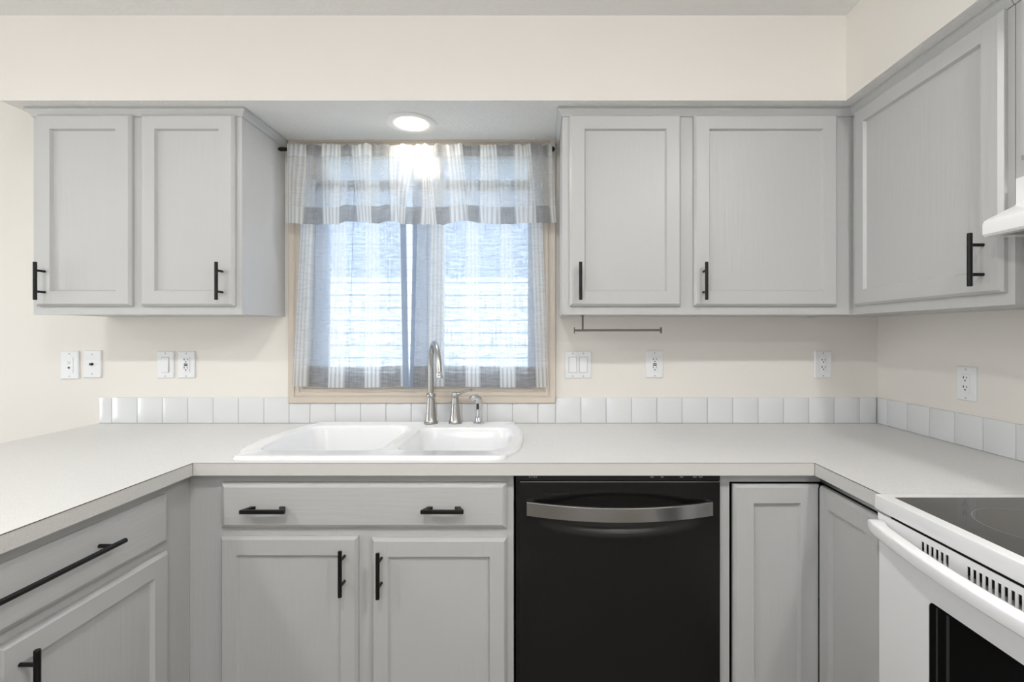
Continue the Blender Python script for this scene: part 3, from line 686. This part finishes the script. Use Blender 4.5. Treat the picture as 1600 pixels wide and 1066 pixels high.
def wsum(seed, k0, n, gather_top=0.6):
    rnd = random.Random(seed); T = [(rnd.uniform(*k0), rnd.uniform(0, 6.28), rnd.uniform(0.4, 1)) for _ in range(n)]
    hi = [(rnd.uniform(60, 120), rnd.uniform(0, 6.28), rnd.uniform(0.2, 0.5)) for _ in range(4)]
    def f(u, v):
        s = sum(a*math.sin(2*PI*k*u+p+0.5*math.sin(2*v+p)) for k, p, a in T)/n**0.5
        h = sum(a*math.sin(2*PI*k*u/3+p) for k, p, a in hi)*max(0, (v-0.75)*4)*gather_top
        return s*(0.55+0.45*(1-v))+h*0.5
    return f
VX0, VX1 = (452-842)*2.015/757, (866-842)*2.015/757
vb = 1.30+(522-351)*2.015/757
def hem_v(u):
    pts = [(0, 0), (0.12, -0.003), (0.30, -0.004), (0.33, 0.008), (0.42, 0.006), (0.52, 0.000), (0.56, 0.008), (0.62, 0.000), (0.70, -0.004), (0.78, 0.008), (0.86, 0.012), (0.93, -0.002), (1, 0.004)]
    pts = [(0, 0.003), (0.06, 0.0), (0.28, -0.002), (0.31, 0.008), (0.36, 0.009), (0.45, -0.002), (0.48, 0.010), (0.52, 0.010), (0.58, -0.002), (0.74, -0.003), (0.80, 0.010), (0.86, 0.006), (0.92, -0.001), (1, 0.002)]
    pts = [(0, 0.003), (0.06, 0.0), (0.19, -0.002), (0.215, 0.010), (0.25, 0.011), (0.345, 0.0), (0.365, 0.011), (0.40, 0.011), (0.43, 0.0), (0.58, -0.002), (0.655, 0.012), (0.70, 0.009), (0.76, -0.002), (0.85, 0.002), (1, 0.006)]
    for (a, b), (c, d) in zip(pts[:-1], pts[1:]):
        if a <= u <= c: return vb+b+(d-b)*(u-a)/(c-a)+0.0022*math.sin(u*170)*math.exp(-((u-0.52)/0.13)**2)+0.0008*math.sin(u*95)
    return vb
vt = lambda u: 1.30+(522-227.5)*2.015/757+0.003*math.sin(u*90)+0.002*math.sin(u*231+1)
def vuv(u, v):
    px = 450+418*u; pts = [(410, -1), (461, 0), (520, 1), (571, 2), (622, 3), (669, 4), (719, 5), (764, 6), (821, 7), (880, 8.1)]
    px += -14*v*math.exp(-((px-640)/22)**2) + 8*v*math.exp(-((px-700)/25)**2) + 7*v*math.exp(-((px-560)/25)**2) + 2*math.sin(px*0.11+v*3)
    for (a, b), (c, d) in zip(pts[:-1], pts[1:]):
        if a <= px <= c: return b+(d-b)*(px-a)/(c-a)
    return 0
va = cloth('valance', VALC, lambda v: VX0-0.006*(1-v), lambda v: VX1+0.008*(1-v)-0.010*v, vt, hem_v, -0.097, wsum(3, (3, 9), 5, 1.0), vuv, 0, nx=420, amp=0.0115, folds=((0.055, 0.010, 0.008), (0.245, 0.014, 0.014), (0.395, 0.012, 0.013), (0.425, 0.010, 0.008), (0.545, 0.012, 0.009), (0.672, 0.014, 0.015), (0.705, 0.010, 0.009), (0.782, 0.012, 0.012), (0.915, 0.012, 0.006)))
tag(va, 'short plaid valance hanging across the top of the window', 'curtain')
D_ = 2.052
X = lambda px: (px-842)*D_/757
tz0 = 1.30+(522-605)*D_/757; tz1 = 1.30+(522-281)*D_/757
tl = cloth('cafe_curtain', TIERC, lambda v: X(455)+(X(471)-X(455))*v, lambda v: X(638.5)+(X(633)-X(638.5))*v, lambda u: tz1+0.002*math.sin(u*80), lambda u: tz0+0.004*math.sin(u*5+2.2), -0.041, wsum(11, (2, 6), 4), -0.22, 3.02, folds=((0.14, 0.018, 0.008), (0.50, 0.020, 0.016), (0.80, 0.02, 0.007)))
tag(tl, 'sheer plaid cafe curtain panel over the left half of the window', 'curtain', 'cafe curtain panels over the window')
tr = cloth('cafe_curtain', TIERC, lambda v: X(640)+(X(648)-X(640))*v, lambda v: X(857)+(X(845)-X(857))*v, lambda u: tz1+0.002*math.sin(u*80), lambda u: tz0-0.001+0.002*math.sin(u*6), -0.041, wsum(23, (2, 6), 4), 2.25, 6.12, folds=((0.10, 0.018, 0.011), (0.42, 0.016, 0.008), (0.655, 0.018, 0.014), (0.86, 0.02, 0.006)))
tag(tr, 'sheer plaid cafe curtain panel over the right half of the window, behind the faucet', 'curtain', 'cafe curtain panels over the window')
def hemfold(o, px_top, px_bot, wpx, yoff, side):
    """folded double side hem"""
    bm = bmesh.new(); nz = 30; L = []
    for j in range(nz+1):
        v = j/nz; x = X(px_bot)+(X(px_top)-X(px_bot))*v; z = tz0+(tz1-tz0)*v; w_ = wpx*D_/757
        L.append([(x, yoff, z), (x+side*w_, yoff-0.002, z), (x+side*w_, yoff-0.0035, z), (x, yoff-0.005, z)])
    uvl = bm.loops.layers.uv.new('UVMap'); loft(bm, L)
    for f_ in bm.faces:
        for lp in f_.loops: lp[uvl].uv = (0.45, 0.2+0.02*lp.vert.co.z)
    return finish(bm, 'side_hem', TIERC, o)
hemfold(tl, 633, 638.5, 8.5, -0.0475, -1)
hemfold(tr, 648, 640, 6, -0.0475, 1)
rod = thing('curtain_rod', 'thin dark curtain rod carrying the plaid valance', 'curtain rod', (-0.52, -0.0745, 2.073))
bm = bmesh.new(); tube(bm, [(-0.565, 0, 0), (0, 0, 0), (0.575, 0, 0)], 0.0055, 12); finish(bm, 'rod', BLACK, rod)
for s in (-1, 1):
    bm = bmesh.new(); xc = 0.582 if s > 0 else -0.549
    tube(bm, [(s*0.548, 0, 0), (s*0.556, 0, 0), (s*0.566, 0, 0), (s*0.580, 0, 0), (s*0.587, 0, 0)], [0.006, 0.008, 0.007, 0.0115, 0.005], 14) if s > 0 else tube(bm, [(-0.530, 0, 0), (-0.545, 0, 0), (-0.562, 0, 0), (-0.570, 0, 0)], [0.0065, 0.009, 0.009, 0.004], 14)
    finish(bm, 'finial', BLACK, rod)
    bm = bmesh.new(); xb = 0.557 if s > 0 else -0.535
    box(bm, xb-0.004, xb+0.004, -0.004, 0.071, -0.006, 0.004); box(bm, xb-0.006, xb+0.006, 0.067, 0.071, -0.035, 0.010)
    if s > 0: box(bm, xb-0.008, xb, -0.006, 0.0, -0.036, 0.006)
    finish(bm, 'bracket', BLACK, rod)
r2 = thing('tension_rod', 'slim white rod carrying the cafe curtains behind the valance', 'curtain rod', (-0.52, -0.030, tz1-0.020))
bm = bmesh.new(); tube(bm, [(-0.51, 0, 0), (0, 0, 0), (0.53, 0, 0)], 0.0045, 12); finish(bm, 'rod', VINYL, r2)
for s in (-0.51, 0.53):
    bm = bmesh.new(); box(bm, s-0.006, s+0.006, -0.006, 0.0115, -0.008, 0.008); finish(bm, 'bracket', VINYL, r2)

# ------------------------------------------------------------------ switch and socket plates
def plate(label, cat, loc, rz, kind, w_=0.0735, h_=0.117, name=None):
    t = thing(name or {'switch': 'light_switch', 'double': 'light_switch', 'gfci': 'wall_socket', 'duplex': 'wall_socket', 'phone': 'phone_jack', 'coax': 'cable_jack'}[kind], label, cat, loc, rz)
    hw, hh = w_/2, h_/2
    bm = bmesh.new(); loft(bm, [rect_loop(-hw, hw, -hh, hh, -0.0003), rect_loop(-hw, hw, -hh, hh, -0.003), rect_loop(-hw+0.003, hw-0.003, -hh+0.003, hh-0.003, -0.0062)], True, True); finish(bm, 'cover_plate', PLATE, t, ang=10)
    def sub(name, m, *bx):
        bm = bmesh.new()
        for b_ in bx: box(bm, *b_)
        return finish(bm, name, m, t)
    cs = (-0.023, 0.023) if kind == 'double' else (0.0,)
    for c in cs:
        for z in ((-0.049, 0.049) if kind not in ('coax',) else (-0.042, 0.042)):
            scr = bmesh.new(); tube(scr, [(c, -0.005, z), (c, -0.0065, z), (c, -0.007, z)], [0.0032, 0.0032, 0.0022], 10); finish(scr, 'screw', SCREW, t)
    for c in cs:
        if kind in ('switch', 'double'):
            bm = bmesh.new(); loft(bm, [rect_loop(c-0.0175, c+0.0175, -0.034, 0.034, -0.0064), rect_loop(c-0.0175, c+0.0175, -0.034, 0.034, -0.0056)], True, True); finish(bm, 'rocker_surround', SCREW, t)
            bm = bmesh.new(); a_ = 0.0155
            loft(bm, [[(c-a_, -0.006, -0.032), (c+a_, -0.006, -0.032), (c+a_, -0.006, 0.032), (c-a_, -0.006, 0.032)], [(c-a_, -0.0125, -0.032), (c+a_, -0.0125, -0.032), (c+a_, -0.0075, 0.032), (c-a_, -0.0075, 0.032)]], True, True); finish(bm, 'rocker', PLATE, t)
        if kind in ('gfci', 'duplex'):
            bm = bmesh.new(); box(bm, -0.0168, 0.0168, -0.0083, -0.006, -0.033, 0.033, 0.0008); finish(bm, 'socket_face', PLATE, t)
            bm = bmesh.new()
            for z in (0.021, -0.014) if kind == 'gfci' else (0.019, -0.0125):
                box(bm, -0.0075, -0.0050, -0.0089, -0.008, z-0.002, z+0.006); box(bm, -0.0095, -0.0050, -0.0089, -0.008, z+0.001, z+0.003); box(bm, 0.0055, 0.0075, -0.0089, -0.008, z-0.002, z+0.006)
                tube(bm, [(0, -0.008, z-0.0085), (0, -0.0085, z-0.0085), (0, -0.0089, z-0.0085)], 0.0028, 10)
            finish(bm, 'socket_slots', DARK, t)
            if kind == 'gfci': sub('reset_button', DARK, (-0.0075, 0.0075, -0.0095, -0.008, -0.0055, -0.0005)); sub('test_button', DARK, (-0.0075, 0.0075, -0.0095, -0.008, 0.0015, 0.0055))
        if kind == 'phone':
            sub('jack_insert', PLATE, (-0.0168, 0.0168, -0.0078, -0.006, -0.033, 0.033)); sub('phone_port', SCREW, (-0.0055, 0.0055, -0.0084, -0.0075, 0.004, 0.016)); sub('cable_port', DARK, (-0.004, 0.004, -0.0090, -0.0075, -0.015, -0.007))
        if kind == 'coax':
            bm = bmesh.new(); tube(bm, [(0, -0.006, 0), (0, -0.010, 0), (0, -0.016, 0)], [0.0065, 0.005, 0.0045], 12); finish(bm, 'connector', DARK, t)
    return t
K = 2.1/757
wx = lambda px: (px-842)*K
wz = lambda py: 1.30+(522-py)*K
plate('white wall jack plate with two ports, leftmost on the wall', 'wall plate', (wx(110.5), -0.0005, wz(570.5)), 0, 'phone', 0.079, 0.122)
plate('white cable jack plate with one round connector, beside the two-port plate', 'wall plate', (wx(146), -0.0005, wz(569)), 0, 'coax', 0.077, 0.120)
plate('white single rocker switch beside a socket under the left wall cabinet', 'light switch', (wx(260), -0.0005, wz(570)), 0, 'switch', 0.072)
plate('white socket with dark test buttons beside the single rocker switch', 'socket', (wx(292.5), -0.0005, wz(570)), 0, 'gfci')
plate('white double rocker switch plate just right of the window', 'light switch', (wx(903), -0.0005, wz(570)), 0, 'double', 0.1165)
plate('white socket with dark test buttons below the paper towel bar', 'socket', (wx(1022.5), -0.0005, wz(569.5)), 0, 'gfci')
plate('plain white double socket on the sink wall near the corner', 'socket', (wx(1285), -0.0005, wz(569.5)), 0, 'duplex')
plate('plain white double socket on the side wall above the counter', 'socket', (XR-0.0005, -0.4425, 1.130), -PI/2, 'duplex')

# ------------------------------------------------------------------ paper towel holder
ph = thing('paper_towel_holder', 'empty bronze paper towel bar hung under the wall cabinet', 'paper towel holder', (0.136, -0.22, 1.372))
bm = bmesh.new(); box(bm, 0.026, 0.042, -0.03, 0.03, -0.0005, 0.0005); tube(bm, [(0.034, 0, 0), (0.034, 0, -0.03), (0.034, 0, -0.056)], 0.0035, 10); finish(bm, 'post', BRONZE, ph)
bm = bmesh.new(); tube(bm, [(0, 0, -0.058), (0.17, 0, -0.0575), (0.338, 0, -0.057)], 0.0042, 10); finish(bm, 'bar', BRONZE, ph)
for x in (0, 0.336):
    bm = bmesh.new(); tube(bm, [(x, 0, -0.058), (x+0.0015, 0, -0.058), (x+0.003, 0, -0.058)], 0.0125, 18); finish(bm, 'end_cap', BRONZE, ph)

# ------------------------------------------------------------------ lamps
rl = thing('recessed_light', 'round white recessed lamp in the soffit over the sink', 'lamp', (-0.503, -0.185, SZ))
bm = bmesh.new(); lathe(bm, [(0.0965, -0.0003), (0.0965, -0.0035), (0.090, -0.0055), (0.072, -0.006), (0.064, -0.0045), (0.056, -0.0030)], 48); finish(bm, 'trim_ring', LTRIM, rl)
bm = bmesh.new(); lathe(bm, [(0.056, -0.0020), (0.055, -0.0050), (0.045, -0.0062), (0.02, -0.0070), (0.001, -0.0072)], 40); finish(bm, 'lens', LENS, rl)
for x, y, lb in ((-1.84, -2.00, 'round recessed ceiling lamp above the peninsula'), (-0.35, -2.00, 'round recessed ceiling lamp above the viewer'),
                 (0.95, -2.00, 'round recessed ceiling lamp above the range'), (0.60, -3.30, 'added unseen round ceiling lamp at the rear of the kitchen'),  # rear lamp is added, for light from the right
                 (-3.50, -2.60, 'added unseen round ceiling lamp over the dining side')):  # dining lamp is added, for light from the left
    cl = thing('ceiling_lamp', lb, 'lamp', (x, y, CZ), 0, 'round ceiling lamps')
    bm = bmesh.new(); lathe(bm, [(0.0965, -0.0003), (0.0965, -0.0035), (0.090, -0.0055), (0.072, -0.006), (0.066, -0.004), (0.064, -0.0035)], 48); finish(bm, 'trim_ring', LTRIM, cl)
    bm = bmesh.new(); lathe(bm, [(0.063, -0.0025), (0.063, -0.012), (0.060, -0.020), (0.050, -0.027), (0.030, -0.031), (0.001, -0.033)], 40); finish(bm, 'lens', CLENS, cl)
